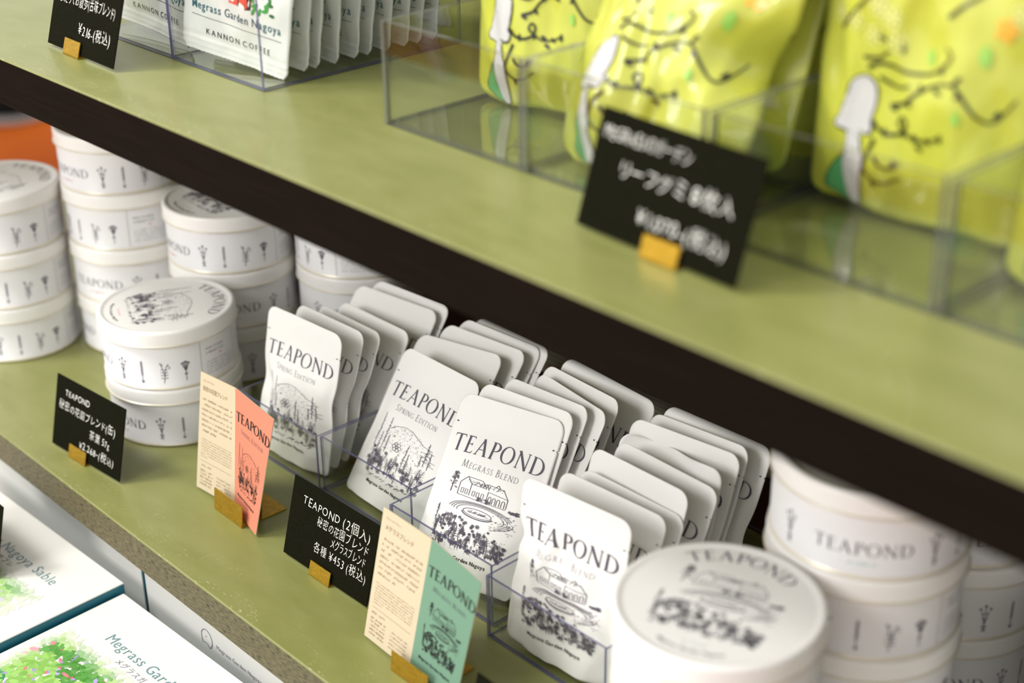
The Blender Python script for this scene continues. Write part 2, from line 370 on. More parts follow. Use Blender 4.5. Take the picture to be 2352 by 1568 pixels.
def drawing_meadow(seed=5):
    """hill, tall flower spires at the left, cypress at the right, meadow below"""
    rn = random.Random(seed); I = Ink(); w = .0066
    hill = [(-.28, .77), (-.2, .84), (-.08, .89), (.05, .885), (.16, .84), (.28, .78), (.42, .76)]
    I.stroke(hill, w)
    for k in range(170):
        x = rn.uniform(-.27, .4); y = rn.uniform(.45, .78+.1*cos((x-.0)*4)*(abs(x) < .35)); I.line((x, y), (x+.014, y-.006+wob(rn, .008)), w*.7, n=1)
    for x, y, h, f in ((-.43, .42, .55, .03), (-.30, .44, .5, .028), (-.36, .38, .3, .02), (-.24, .4, .28, .02)): spire(I, x, y, h, rn, w, f)
    spire(I, .36, .50, .36, rn, w, .02); spire(I, .42, .48, .26, rn, w, .018); spire(I, .31, .47, .18, rn, w, .016)
    spire(I, .1, .3, .4, rn, w, .02); spire(I, .15, .3, .28, rn, w, .015)
    for k in range(7): x = .34+wob(rn, .1); I.line((x, .55+.03*k), (x+.09, .545+.03*k), w*.8, n=2)
    for k in range(42): leafy(I, rn.uniform(-.42, .38), rn.uniform(.04, .32), rn.uniform(.12, .22), rn, w)
    for k in range(30): flowerhead(I, rn.uniform(-.46, .42), rn.uniform(.04, .42), rn.uniform(.018, .034), rn, w)
    flowerhead(I, -.08, .56, .075, rn, w*1.2); flowerhead(I, -.3, .3, .05, rn, w*1.2); flowerhead(I, .2, .2, .045, rn, w*1.2)
    for k in range(80): I.blob(rn.uniform(-.44, .42), rn.uniform(.0, .3), .006, .003, rn.random()*3, 5)
    for k in range(24): x = rn.uniform(-.36, .36); I.line((x, .0+wob(rn, .02)), (x+.05, .03), w, n=1)
    return I
GARDEN, MEADOW = drawing_garden(), drawing_meadow()

# ------------------------------------------------------------------ the setting
V, F = boxg(-9, -4, -.84, 4, 9, -.8); ob('floor', mesh('floor', V, F, M_floor), kind='structure')
V, F = boxg(-.66, .46, -.8, 2.2, .50, 1.6); ob('wall_back', mesh('wall_back', V, F, M_black), kind='structure')

def shelf(name, label, z, th, depth, M_front, x0=-.95, x1=.9):
    t = thing(name, label, 'shelf', Matrix.Translation((0, 0, z)))
    bevbox('board', (x0, .005, -th), (x1, depth, 0), M_olive, 0, t)
    pr = [(.005, -th), (.0006, -th), (0, -th+.0006), (0, -.0010), (.0003, -.0003), (.0010, 0), (.005, 0)]; n = len(pr)
    V = [(x, a, b) for x in (x0, x1) for a, b in pr]; F = [(i, (i+1) % n, n+(i+1) % n, n+i) for i in range(n)]+[tuple(range(n))[::-1], tuple(range(n, 2*n))]
    o = ob('front_edging', mesh('front_edging', V, F, mats=[M_front, M_olive], fm=[0, 0, 0, 1, 1, 1, 0, 0, 0]), t)
    return t
up = shelf('display_shelf', 'upper olive painted shelf with near-black front edge, holding clear trays of green bags', .329, .033, .42, M_darkwood)
lo = shelf('display_shelf', 'lower olive painted shelf with worn olive-brown grained front edge, holding the tea tins', 0, .0285, .322, M_grainedge)
bevbox('rear_batten', (-.55, .322, -.0285), (.9, .3225, -.001), M_greywood, 0, lo)
lo.children[0].name = lo.children[0].name
bevbox('shelf_rail', (-.2, .352, .026), (.9, .37, .0385), M_greywood, .0008, label='narrow grey weathered wooden rail running behind the lower shelf at right', cat='rail')
V, F = boxg(-1.0, -.5, -.14, .5, .25, -.1)
tb = ob('display_table', mesh('display_table', V, F, M_table), label='pale table top under the white gift boxes, below the lower shelf', cat='table')
V, F = lathe([(.0, .0), (.20, .0), (.205, .008), (.16, .03), (.13, .05), (.13, .075), (.12, .085), (.0, .085)], 48)
st = thing('stand_base', 'dark round stand base with a grey ring on the orange floor, far left', 'stand', Matrix.Translation((-3.62, 1.52, -.8)))
V, F = lathe([(0, 0), (.115, 0), (.12, .006), (.115, .014), (.07, .02), (0, .02)], 48); ob('ring_foot', mesh('ring_foot', V, F, M_steel, True), st)
V, F = lathe([(.085, .02), (.09, .03), (.085, .06), (.05, .075), (0, .08)], 48); ob('hub', mesh('hub', V, F, M_black, True), st)

# ------------------------------------------------------------------ tea tins
TR, TH, TL = .054, .0499, .0129
_lid = [(0, TH-.0013), (.0475, TH-.0013), (.049, TH-.0011), (.0502, TH-.0002), (.0516, TH), (.0530, TH-.0004), (.0538, TH-.0016), (TR, TH-.0032), (TR, TH-TL+.0011)]
V, F = lathe(_lid, 96); ME_lid = mesh('lid', V, F, M_tin, True)
_b = [(TR, TH-TL+.0011), (TR+.0006, TH-TL+.0009), (TR+.0009, TH-TL+.0004), (TR+.0005, TH-TL), (TR-.0012, TH-TL-.0001)]
V, F = lathe(_b, 96); ME_lidbead = mesh('rolled_rim', V, F, M_bead, True)
_body = [(0, .0012), (.049, .0012), (.0512, .0004), (.0524, 0), (.0532, .0004), (.0535, .0011), (.0530, .0018), (.0525, .0022), (.0525, TH-TL-.0001), (.052, TH-.003)]
V, F = lathe(_body, 96)
ME_body = mesh('body', V, F, mats=[M_tinbody, M_bead], fm=[(1 if 2 <= j//96 <= 6 else 0) for j in range(len(F))], smooth=True)
# side print: word, four sprigs, a thin line, a text panel
side = Ink(); RB = .05265; deg = RB*pi/180
_q = Ink(); _w = putroman(_q, 'TEAPOND', 0, .0142, .0074, gap=.16, th=.13); side.add(_q, lambda a, b: (a*.051/_w, b))
def sprig1(I, x):
    for sx in (-1, 1):
        I.stroke([(x, .011), (x+sx*.0012, .017), (x+sx*.0028, .0215)], .0004, .0003); I.blob(x+sx*.003, .0225, .0010, .0008)
        I.blob(x+sx*.0013, .0192, .0008, .0006); I.stroke([(x, .0145), (x+sx*.0018, .0165)], .0005)
    I.line((x, .0065), (x, .024), .0005); I.blob(x, .0245, .0011, .0009); I.line((x-.0017, .0102), (x+.0017, .0102), .0009, n=1)
    for sx in (-1, 1): I.line((x, .0095), (x+sx*.0013, .0068), .0005, n=1)
def sprig2(I, x):
    I.line((x, .0062), (x, .025), .0005)
    for k in range(9): I.blob(x-.0006, .0132+k*.0013, .0007, .0003, .6, 6); I.blob(x+.0006, .0136+k*.0013, .0007, .0003, -.6, 6)
    for sx in (-1, 1): I.line((x, .0062), (x+sx*.0012, .0085), .0006, n=1)
def sprig3(I, x):
    I.stroke([(x-.0008, .006), (x+.0002, .012), (x+.0012, .019), (x+.003, .0215)], .0005)
    I.stroke([(x+.0002, .012), (x-.0012, .019), (x-.0022, .022)], .0005)
    for a, b in ((-.0025, .0228), (-.0012, .0218), (.0032, .0212), (.0042, .019)): I.arc(x+a, b, .0007, .0007, 0, 330, .0004, n=6)
    for k in range(4):
        for sx in (-1, 1): I.stroke([(x+.0002+k*.0002, .0095+k*.0024), (x+sx*.0016, .0108+k*.0024), (x+sx*.0028, .0100+k*.0026)], .0004, .0006)
def sprig4(I, x):
    I.line((x, .0065), (x, .018), .0005)
    for k in range(-3, 4):
        I.stroke([(x, .0145), (x+k*.0006, .0185), (x+k*.00095, .0222-abs(k)*.0004)], .0004); I.blob(x+k*.001, .0228-abs(k)*.0005, .0007, .0006)
    I.blob(x, .0125, .0011, .0007); I.line((x-.0014, .0118), (x+.0014, .0126), .0006, n=1)
for f_, a in ((sprig1, 42), (sprig2, 61), (sprig3, 80), (sprig4, 98), (sprig1, -46), (sprig4, 175), (sprig3, 192), (sprig2, 209), (sprig1, 226)): f_(side, a*deg)
side.k = 1; side.line((112*deg, .003), (112*deg, .0355), .0003, n=2); side.line((152*deg, .003), (152*deg, .0355), .0003, n=2)
rn = random.Random(9)
text(side, 'HOW TO MAKE', 117*deg, .0275, .0027, sx=.9); text(side, 'A PERFECT CUP', 117*deg, .0238, .0027, sx=.9)
for k in range(5): ticks(side, 117*deg, 147*deg, .0165-k*.0024, .0013, rn, .00025)
side.k = 2; ticks(side, -9*deg, 9*deg, .0085, .0018, rn, .0004); side.line((131*deg, .0212), (134*deg, .0212), .0009, n=1)
def wrap(x, y, r=RB):
    return (r*cos(x/r), r*sin(x/r), y)
ME_side = {k: side.mesh('label_print', wrap, [M_ink, M_inkgrey, m]) for k, m in (('a', M_red), ('b', M_tealpale))}
def lidprint(draw, sub, m2):
    I = Ink(); putroman_arc(I, 'TEAPOND', pi/2, .0372, .0088, gap=.14, th=.14)
    I.add(draw, lambda a, b: (a*.066, (b-.53)*.056)); I.k = 1
    L = 'Megrass Garden Nagoya'
    cx = 0; it = []
    for ch in L:
        if ch == ' ': cx += .0012; continue
        g, adv = glyph(ch, .012); it.append((g, cx)); cx += (adv+.08)*.0032
    for g, x0 in it:
        def f(a, b, x0=x0):
            t = -pi/2+(x0+a*.0032-cx/2)/.0435; r = .0435-b*.0032; return (r*cos(t), r*sin(t))
        I.add(g, f)
    I.k = 2; ticks(I, -.007, .007, -.0375, .0018, random.Random(2), .0004)
    return I.mesh('lid_print', lambda a, b: (a, b, TH-.0012), [M_ink, M_inkblk, m2])
ME_lp = {'a': lidprint(MEADOW, 'a', M_red), 'b': lidprint(GARDEN, 'b', M_tealpale)}
def tin(x, y, k, turn, label, kind='a', top=False, lidturn=90, group=None, dx=0, dy=0):
    t = thing('tea_tin', label, 'tin', Matrix.Translation((x+dx, y+dy, k*(TH+.0001)+.0004)) @ Matrix.Rotation(R_(turn), 4, 'Z'), group)
    ob('body', ME_body, t); l = ob('lid', ME_lid, t); ob('rolled_rim', ME_lidbead, l)
    ob('label_print', ME_side[kind], t)
    if top: ob('lid_print', ME_lp[kind], t, Matrix.Rotation(R_(lidturn-90-turn), 4, 'Z'))
    return t
ORD = {1: ['sole'], 2: ['bottom', 'top'], 3: ['bottom', 'middle', 'top'], 4: ['bottom', 'second-from-bottom', 'third-from-bottom', 'top']}
jr = random.Random(4)
def stack(x, y, turns, where, kind='a', lidturn=90, showtop=True):
    n = len(turns)
    for k, tu in enumerate(turns):
        tin(x, y, k, tu, '%s white tea tin, %s' % (ORD[n][k], where), kind, showtop and k == n-1, lidturn, 'tea tins stacked on the lower shelf', jr.uniform(-.0006, .0006), jr.uniform(-.0006, .0006))
stack(-.5226, .0975, (-86, -90, -93), 'stack of three, far left of the lower shelf', lidturn=91)
stack(-.4560, .1845, (-110, -70, -142, -89), 'stack of four second from the left', lidturn=80)
stack(-.3500, .2200, (23, -39, -100), 'stack of three behind the short stack of two', lidturn=86)
stack(-.2656, .2917, (-60, -36, -170), 'stack of three behind the leftmost pouch tray', showtop=False)
stack(-.2936, .1208, (-88, -117), 'short stack of two behind the pink leaflet', lidturn=66)
stack(.3091, .0728, (-140, -100, -90), 'nearest stack at right, its lid in full view', 'b', lidturn=110)
stack(.3202, .1830, (-60, -90, -119, -60), 'stack of four at the right behind the big lid', 'b', lidturn=100, showtop=False)
stack(.312, .2605+.035, (-60, -80, -30), 'stack hidden behind the tall right stack', 'b', showtop=False)
stack(.4680, .2300, (-60, -80), 'stack of two cut off by the right edge of the picture', 'b', showtop=False)

# ------------------------------------------------------------------ white tea pouches
PW, PH = .0865, .115
def pouch_fn(seed, waist=.02, T=.0062, wave=0, H=PH, crumple=1.0, fold=0, dent=0):
    off = Vector((seed*7.3, seed*3.1, 0))
    def hwf(v):
        z = v*H; r = .009; rb = .005; hw = PW/2
        if z > H-r: hw = PW/2-r+sqrt(max(r*r-(z-(H-r))**2, 0))
        elif z < rb: hw = PW/2-rb+sqrt(max(rb*rb-(rb-z)**2, 0))
        hw -= PW/2*waist*math.exp(-((v-.50)/.11)**2)
        if abs(v-.835) < .004: hw -= .0014
        return hw
    def B(v):
        if v > .86: return 0
        t = max(0, min(1, (.86-v)/.36)); t = t*t*(3-2*t)
        return t*(1 if v > .12 else .82+1.5*v)
    def S(u, v, front=1, lift=0):
        hw = hwf(v); x = u*hw+dent*max(0, -u)**1.5*math.exp(-((v-.66)/.07)**2); e = max(0, 1-(abs(u)/.93)**3) if abs(u) < .93 else 0
        b = B(v)*e; n = noise.noise(Vector((u*2.2, v*4.2, seed))+off)*.0019*crumple+noise.noise(Vector((u*6, v*8, seed+5))+off)*.0005*crumple
        n *= min(1, b*2.2+.12)
        if fold: n += fold*.006*math.exp(-((u+.45-.8*(v-.55))/.12)**2)*math.exp(-((v-.58)/.16)**2)
        wv = wave*sin(u*2.6+seed)*max(0, v-.55)**1.5*.05
        if front: y = -(T*b)-n*.9-.00025-lift
        else: y = (T*.35*b)-n*.5+.00025
        return (x, y+wv, v*H)
    return S
def pouch_mesh(S, nu=28, nv=56):
    vs = sorted(set([i/nv for i in range(nv+1)]+[.829, .835, .841]+[.003, .01, .025, .94, .95, .96, .97, .98, .99, .996])); V = []; F = []
    us = [-cos(pi*i/nu) for i in range(nu+1)]; us = [0.5*a+0.5*(2*i/nu-1) for i, a in enumerate(us)]
    n = len(us)
    for fr in (1, 0):
        b = len(V)
        for v in vs:
            for u in us: V.append(S(u, v, fr))
        for j in range(len(vs)-1):
            for i in range(n-1):
                q = (b+j*n+i, b+j*n+i+1, b+(j+1)*n+i+1, b+(j+1)*n+i); F.append(q if fr else q[::-1])
    h = len(vs)*n; m = len(vs)
    for j in range(m-1): F += [(j*n, (j+1)*n, h+(j+1)*n, h+j*n), (j*n+n-1, h+j*n+n-1, h+(j+1)*n+n-1, (j+1)*n+n-1)]
    for i in range(n-1): F += [(i, h+i, h+i+1, i+1), ((m-1)*n+i, (m-1)*n+i+1, h+(m-1)*n+i+1, h+(m-1)*n+i)]
    return mesh('pouch', V, F, M_pouch, True)
def pouch_print(kind):
    I = Ink(); putroman(I, 'TEAPOND', 0, .0845, .0120, curve=.0015, gap=.15, th=.135, tn=.042)
    I.k = 1; putroman(I, 'SPRING EDITION' if kind == 'a' else 'MEGRASS BLEND', 0, .0757, .0052, gap=.2, th=.075, tn=.045, caps=.78)
    I.k = 0; I.add(MEADOW if kind == 'a' else GARDEN, lambda a, b: (a*.070, .0205+b*.0525))
    I.k = 2
    for sx in (-1, 1): I.blob(sx*(PW/2-.0014), .1045, .0008, .0005)   # black dots paint the dark that shows through the tear notches
    I2 = Ink(); W = text(I2, 'Megrass Garden Nagoya', 0, 0, .0036, bold=.022, sx=1.02, gap=.1)
    I.add(I2, lambda a, b: (a-W/2, .0145+b)); return I
PP = {'a': pouch_print('a'), 'b': pouch_print('b')}
VAR = []
def variant(seed, kind, **k):
    S = pouch_fn(seed, **k)
    pm = PP[kind].mesh('print', lambda a, b: S(a*.985/(PW/2), b/.125, 1, .00035 if seed != 7 else .0007), [M_ink, M_inkgrey, M_inkblk])
    return pouch_mesh(S), pm
PV = {('a', 0): variant(1, 'a', waist=.085, crumple=1.9), ('a', 1): variant(2, 'a', waist=.085, crumple=1.9), ('a', 2): variant(3, 'a', waist=.015, crumple=.7, T=.0048),
      ('b', 0): variant(4, 'b', waist=.0, crumple=.5), ('b', 1): variant(5, 'b', waist=.02), ('b', 2): variant(6, 'b', waist=.03, wave=.8),
      ('u', 0): variant(7, 'b', waist=.06, crumple=1.7, fold=.8, dent=.005), ('u', 1): variant(8, 'b', waist=.03, T=.005), ('u', 2): variant(9, 'b', waist=.05, wave=.6, T=.0042)}
# each row: y of the first base, spacing, then (x, yaw, lean, roll, length, shape) of every pouch from the front
ROWS = {
 'first pouch tray from the left': ('a', .1425, .0120, [(-0.1672,0.053,0.208,0.002,0.1124,0),(-0.167,-0.033,0.343,0.043,0.1072,1),(-0.1668,-0.106,0.417,0.072,0.1024,1),(-0.1671,-0.006,0.521,0.005,0.1055,1),(-0.1673,0.169,0.645,-0.025,0.1181,2),(-0.1673,0.057,0.648,0.021,0.1198,2)]),
 'second pouch tray from the left': ('a', .1460, .0150, [(-0.0624,-0.021,0.582,-0.002,0.1148,2),(-0.0622,0.016,0.731,0.119,0.122,2),(-0.062,0.013,0.717,0.053,0.1269,2),(-0.062,-0.017,0.707,0.048,0.1264,2),(-0.0624,-0.107,0.641,0.041,0.122,1)]),
 'third pouch tray from the left': ('b', .1235, .0160, [(0.0480,0.17,0.61,0.035,0.1245,0),(0.0453,0.012,0.549,0.078,0.1227,0),(0.0454,-0.132,0.543,0.126,0.1204,1),(0.0453,-0.251,0.502,0.07,0.1205,1),(0.0454,-0.20,0.490,0.088,0.1195,1),(0.048,0.06,0.52,-0.09,0.1200,0)]),
 'rightmost pouch tray': ('u', .1130, .0132, [(0.1541,0.061,0.182,0.019,0.1106,0),(0.1543,0.038,0.361,0.007,0.107,1),(0.1546,0.003,0.395,0.004,0.1037,1),(0.1538,-0.08,0.325,0.047,0.1112,1),(0.1538,-0.02,0.401,-0.01,0.1122,1),(0.1537,0.05,0.43,0.042,0.1125,2),(0.1533,0.07,0.395,0.031,0.1176,1),(0.1535,-0.087,0.413,0.104,0.1142,1),(0.1532,0.054,0.376,-0.018,0.1176,0)])}
NTH = ['front', 'second', 'third', 'fourth', 'fifth', 'sixth', 'seventh', 'eighth', 'rearmost']
for row, (kind, y0, dy, L) in ROWS.items():
    for i, (xb, yaw, lean, roll, Ln, v) in enumerate(L):
        yb = y0+dy*i; zb = .0032+abs(sin(roll))*PW/2
        nm = NTH[i] if i < len(L)-1 else 'rearmost'
        lab = '%s white paper tea pouch in the %s' % (nm, row)
        if i == 0: lab += ', %s drawing shown' % ('meadow' if kind == 'a' else 'garden')
        t = thing('tea_pouch', lab, 'pouch', frame(xb, yb, zb, yaw, lean, roll) @ Matrix.Diagonal((1, 1, Ln/PH, 1)), 'white tea pouches standing in clear trays')
        a, b = PV[kind, v]; ob('bag', a, t); ob('print', b, t)
# ------------------------------------------------------------------ clear acrylic trays
def tray(x0, x1, y0, y1, z, h, label, th=.0018, back=None, em=None):
    t = thing('acrylic_tray', label, 'tray', Matrix.Translation((x0, y0, z)), 'clear acrylic trays on the shelves')
    w_, d = x1-x0, y1-y0
    def panel(nm, a, b, big):
        V, F = boxg(*a, *b); fm = [1]*6
        for k in big: fm[k] = 0
        ob(nm, mesh(nm, V, F, mats=[M_clear, em or M_edge], fm=fm), t)
    panel('base_panel', (th, th, 0.0004), (w_-th, d-th, th), (0, 1))
    panel('front_panel', (th, 0, 0.0004), (w_-th, th, h), (2, 4))
    panel('back_panel', (th, d-th, 0.0004), (w_-th, d, back or h), (2, 4))
    panel('side_panel', (0, 0, 0.0004), (th, d, h), (3, 5)); panel('side_panel', (w_-th, 0, 0.0004), (w_, d, h), (3, 5))
tray(-.2195, -.1164, .1318, .262, 0, .0468, 'clear acrylic tray on the lower shelf, leftmost of the four pouch trays')
tray(-.1158, -.0108, .1345-.0, .275, 0, .0468, 'clear acrylic tray second from the left, holding meadow pouches')
tray(-.0072, .0965, .1120, .265, 0, .0468, 'clear acrylic tray third from the left, behind the green leaflet')
tray(.1003, .2055, .1030, .268, 0, .0468, 'clear acrylic tray at the right, beside the nearest tin stack')
tray(-.2755, -.1728, .0803, .232, .329, .075, 'clear acrylic tray on the upper shelf behind the top left price card')
tray(-.1715, -.0678, .0795, .240, .329, .075, 'clear acrylic tray on the upper shelf with the row of white coffee bags')
tray(.0333, .1478, .0925, .246, .329, .0600, 'clear acrylic tray on the upper shelf with the first upright lime green bag', th=.0027, em=M_edge2)
tray(.1485, .2705, .0925, .246, .329, .0600, 'clear acrylic tray on the upper shelf behind the big blurred price card', th=.0027, em=M_edge2)
tray(.2722, .3960, .0930, .246, .329, .0600, 'clear acrylic tray on the upper shelf with the right upright lime green bag', th=.0027, em=M_edge2)
tray(.3975, .5200, .0930, .246, .329, .0600, 'clear acrylic tray at the right end of the upper shelf, cut by the frame', th=.0027, em=M_edge2)

# ------------------------------------------------------------------ white coffee bags (upper shelf)
CW, CH = .096, .112
def coffee_S(seed, T=.0035):
    def S(x, z, fr=1, lift=0):
        u = x/(CW/2); zz = z/CH; seal = 1 if zz < .09 else 0
        e = (1-min(1, abs(u))**4)*min(1, max(0, (zz-.09)/.25))
        rib = .0003*sin(z*2*pi/.0022) if zz < .1 else (.00025*sin(x*2*pi/.0022) if abs(u) > .88 else 0)
        n = noise.noise(Vector((u*2.4, zz*4, seed*3.7)))*.0026*(.35+e)+noise.noise(Vector((u*7, zz*9, seed*1.7)))*.0006
        edge = .0012*sin(u*3+seed)*(1-zz)**2
        y = (-1 if fr else 1)*(T*e+.0005)-rib-n+edge-(lift if fr else 0)
        return (x, y, z)
    return S
def coffee_mesh(seed):
    S = coffee_S(seed); nu, nv = 48, 64; V = []; F = []
    for fr in (1, 0):
        b = len(V)
        for j in range(nv+1):
            z = CH*(j/nv)**1.15; cut = max(0, .004-z)*.9
            for i in range(nu+1): V.append(S((-1+2*i/nu)*(CW/2-cut), z+(0 if j else .0006*((i % 2))), fr))
        n = nu+1
        for j in range(nv):
            for i in range(nu):
                q = (b+j*n+i, b+j*n+i+1, b+(j+1)*n+i+1, b+(j+1)*n+i); F.append(q if fr else q[::-1])
    h = (nv+1)*(nu+1); n = nu+1
    for j in range(nv): F += [(j*n, (j+1)*n, h+(j+1)*n, h+j*n), (j*n+nu, h+j*n+nu, h+(j+1)*n+nu, (j+1)*n+nu)]
    for i in range(nu): F += [(i, h+i, h+i+1, i+1), (nv*n+i, nv*n+i+1, h+nv*n+i+1, h+nv*n+i)]
    return mesh('foil_bag', V, F, M_coffee, True)
ci = Ink(); W_ = None
_t = Ink(); W_ = text(_t, 'Megrass Garden Nagoya', 0, 0, .0072, bold=.008, gap=.12); ci.add(_t, lambda a, b: (a*.082/W_-.040, .0275+b*1.05))
ci.k = 1; _t = Ink(); W2 = text(_t, 'KANNON COFFEE', 0, 0, .0062, gap=.26); ci.add(_t, lambda a, b: (a*.060/W2-.0265, .0125+b*.85))
ci.line((-.040, .0232), (.042, .0232), .0003, n=12)
rn = random.Random(12); ci.k = 2
ci.poly([(-.006, .0375), (.013, .0375), (.012, .072), (-.004, .072)])
ci.k = 3; ci.poly([(.011, .0365), (.016, .0375), (.015, .07), (.0125, .07)]); ci.line((.004, .0375), (.005, .07), .0009)
for k in range(70):
    sx = rn.choice((-1, 1)); x = sx*rn.uniform(.014, .034)+.002; y = rn.uniform(.037, .07)
    ci.k = 4 if rn.random() < .7 else 5; ci.blob(x, y, .0028, .0012, rn.random()*3, 7)
M_lg = mat('leaf_green_print', rgb(52, 150, 66), .6); M_dg = mat('deep_green_print', rgb(28, 100, 60), .6); M_redp = mat('tomato_red_print', rgb(222, 84, 66), .6)
CB = []
for s_ in (1, 2, 3):
    S = coffee_S(s_); CB.append((coffee_mesh(s_), ci.mesh('print', lambda a, b: S(a, b, 1, .0003), [M_teal, M_inkblk, M_redp, M_inkblk, M_lg, M_dg])))
NTH2 = ['front', 'second', 'third', 'fourth', 'fifth', 'sixth', 'seventh', 'eighth', 'ninth', 'tenth']
ys = [.0985, .1118, .1245, .139, .154, .1675, .181, .195, .2085, .2215]
for i, y in enumerate(ys):
    t = thing('coffee_bag', '%s white foil drip coffee bag in the row, upper shelf%s' % (NTH2[i], ', garden name printed in teal' if i == 0 else ''), 'coffee bag',
              frame(-.1197+.0008*sin(i*2.1), y if i else .0935, .3345, [.16, .10, .03, .02, .04, .0, .02, .05, .02, .01][i], .10+.0*i, [-.09, -.03, -.035, -.03, -.02, -.025, -.03, -.02, -.03, -.025][i]), 'white coffee bags on the upper shelf')
    ob('foil_bag', CB[i % 3][0], t); ob('print', CB[i % 3][1], t)
t = thing('coffee_bag', 'white foil drip coffee bag alone in the top left tray, behind the price card', 'coffee bag', frame(-.2240, .0985, .334, 0, .1, -.05), 'white coffee bags on the upper shelf')
ob('foil_bag', CB[1][0], t); ob('print', CB[1][1], t)

# ------------------------------------------------------------------ lime green film bags (upper shelf)
GW, GH = .124, .20
head = [(0.0253, 0.054), (0.0288, 0.0573), (0.0345, 0.0592), (0.0392, 0.0584), (0.0421, 0.0547), (0.0423, 0.0489), (0.0413, 0.0435), (0.04, 0.0396), (0.0416, 0.037), (0.0407, 0.0331), (0.0367, 0.0317), (0.0344, 0.0327), (0.0256, 0.0302), (0.0229, 0.0307), (0.0176, 0.031), (0.0165, 0.0334), (0.0192, 0.037), (0.0201, 0.041), (0.0216, 0.0435), (0.0229, 0.0476)]
neck = [(0.0256, 0.0306), (0.0256, 0.0218), (0.0236, 0.0152), (0.0236, 0.0075), (0.0265, -0.0035), (0.0329, -0.0056), (0.035, -0.0011), (0.0364, 0.0108), (0.0381, 0.0189), (0.0358, 0.0236), (0.0335, 0.0291), (0.0342, 0.0326)]
dress = [(0.0258, 0.0196), (0.0185, 0.0132), (0.0138, 0.0065), (0.0117, -0.0004), (0.0184, -0.0033), (0.027, -0.0049), (0.0237, 0.0075), (0.0241, 0.0153)]
brs = [[(0.0327, 0.0679), (0.0417, 0.0693), (0.0469, 0.0735)],
 [(0.0357, 0.0631), (0.0404, 0.0662), (0.0485, 0.0668), (0.0568, 0.065), (0.0663, 0.0656), (0.0737, 0.0682), (0.0793, 0.0725), (0.0818, 0.0771), (0.0783, 0.0798)],
 [(0.0427, 0.0606), (0.0487, 0.0583), (0.0545, 0.0574), (0.0599, 0.0593)],
 [(0.0506, 0.0486), (0.0585, 0.0511), (0.0642, 0.0567), (0.0715, 0.0611), (0.0782, 0.0639), (0.0849, 0.065), (0.0889, 0.069)],
 [(0.0849, 0.065), (0.0893, 0.0608), (0.0938, 0.0556), (0.0989, 0.0512), (0.1042, 0.0504), (0.1087, 0.0549), (0.1137, 0.0622)],
 [(0.0417, 0.04), (0.0454, 0.0364), (0.0522, 0.0355), (0.0585, 0.0373), (0.0608, 0.0422), (0.0581, 0.0445), (0.0564, 0.0412), (0.0618, 0.0374), (0.0668, 0.0357), (0.0747, 0.0369), (0.0813, 0.04)],
 [(0.0443, 0.0317), (0.0402, 0.0225), (0.0385, 0.0152), (0.044, 0.0113), (0.0524, 0.012), (0.0611, 0.0165)],
 [(0.0452, 0.0237), (0.049, 0.0202), (0.0548, 0.0202), (0.0602, 0.0238)],
 [(0.0163, 0.0783), (0.0232, 0.086), (0.0307, 0.093), (0.0395, 0.1021), (0.0453, 0.1071)],
 [(0.0773, 0.0931), (0.0846, 0.0997), (0.092, 0.105), (0.0947, 0.1113), (0.0955, 0.1153)]]
lv = [(0.0774, 0.07), (0.0539, 0.0753), (0.0663, 0.0592), (0.0771, 0.0602), (0.0869, 0.0672), (0.0885, 0.0606), (0.0524, 0.0476), (0.0608, 0.0516), (0.0496, 0.0359), (0.0601, 0.0377), (0.0674, 0.0373), (0.0704, 0.0329), (0.0747, 0.0369), (0.0814, 0.0393), (0.0571, 0.0222), (0.0442, 0.0098), (0.0431, 0.0784), (0.0688, 0.1056), (0.1059, 0.0542)]
def smoothpts(P, n=4):
    out = []
    for i in range(len(P)-1):
        p0, p1, p2, p3 = P[max(i-1, 0)], P[i], P[i+1], P[min(i+2, len(P)-1)]
        for k in range(n):
            t = k/n; out.append(tuple(.5*((2*b)+(c-a)*t+(2*a-5*b+4*c-d)*t*t+(-a+3*b-3*c+d)*t**3) for a, b, c, d in zip(p0, p1, p2, p3)))
    return out+[P[-1]]
def dense_poly(I, P, nn=5):
    cx = sum(p[0] for p in P)/len(P); cy = sum(p[1] for p in P)/len(P); n = len(P); b = len(I.V)
    for k in range(1, nn+1):
        for p in P: I.V.append((cx+(p[0]-cx)*k/nn, cy+(p[1]-cy)*k/nn))
    I.V.append((cx, cy)); ce = len(I.V)-1
    for i in range(n):
        j = (i+1) % n; I.F.append((ce, b+i, b+j)); I.m.append(I.k)
        for k in range(nn-1): I.F.append((b+k*n+i, b+k*n+n+i, b+k*n+n+j, b+k*n+j)); I.m.append(I.k)
gi = Ink(); up_ = lambda L: [(a, b+.0065) for a, b in L]
gi.k = 1; dense_poly(gi, smoothpts(up_(dress)+up_(dress)[:1])[:-1])
gi.k = 0; dense_poly(gi, smoothpts(up_(neck)+up_(neck)[:1])[:-1]); dense_poly(gi, up_(head))
gi.k = 2
for P_, w_ in ((head, .0012), (neck[:-1], .0009), (dress, .0009)): gi.stroke(smoothpts(up_(P_)+([up_(P_)[0]] if P_ is not neck[:-1] else [])), w_)
gi.blob(.0265, .0535, .0007, .0005)
for b_ in brs: gi.stroke(smoothpts(up_(b_)), .0018, .0009)
rn = random.Random(3)
for (a, b) in up_(lv): gi.blob(a, b, .0024, .0011, rn.choice((.9, 1.6, 2.2, -.4)), 8)
for b_ in brs[1:7]:
    for (a, b) in up_(b_)[1:-1]:
        s_ = rn.choice((-1, 1))
        if rn.random() < .55: continue; gi.line((a, b), (a+.0014, b+s_*.0042), .0008, n=2); gi.blob(a+.0016, b+s_*.005, .0017, .0008, 1.2*s_, 7)
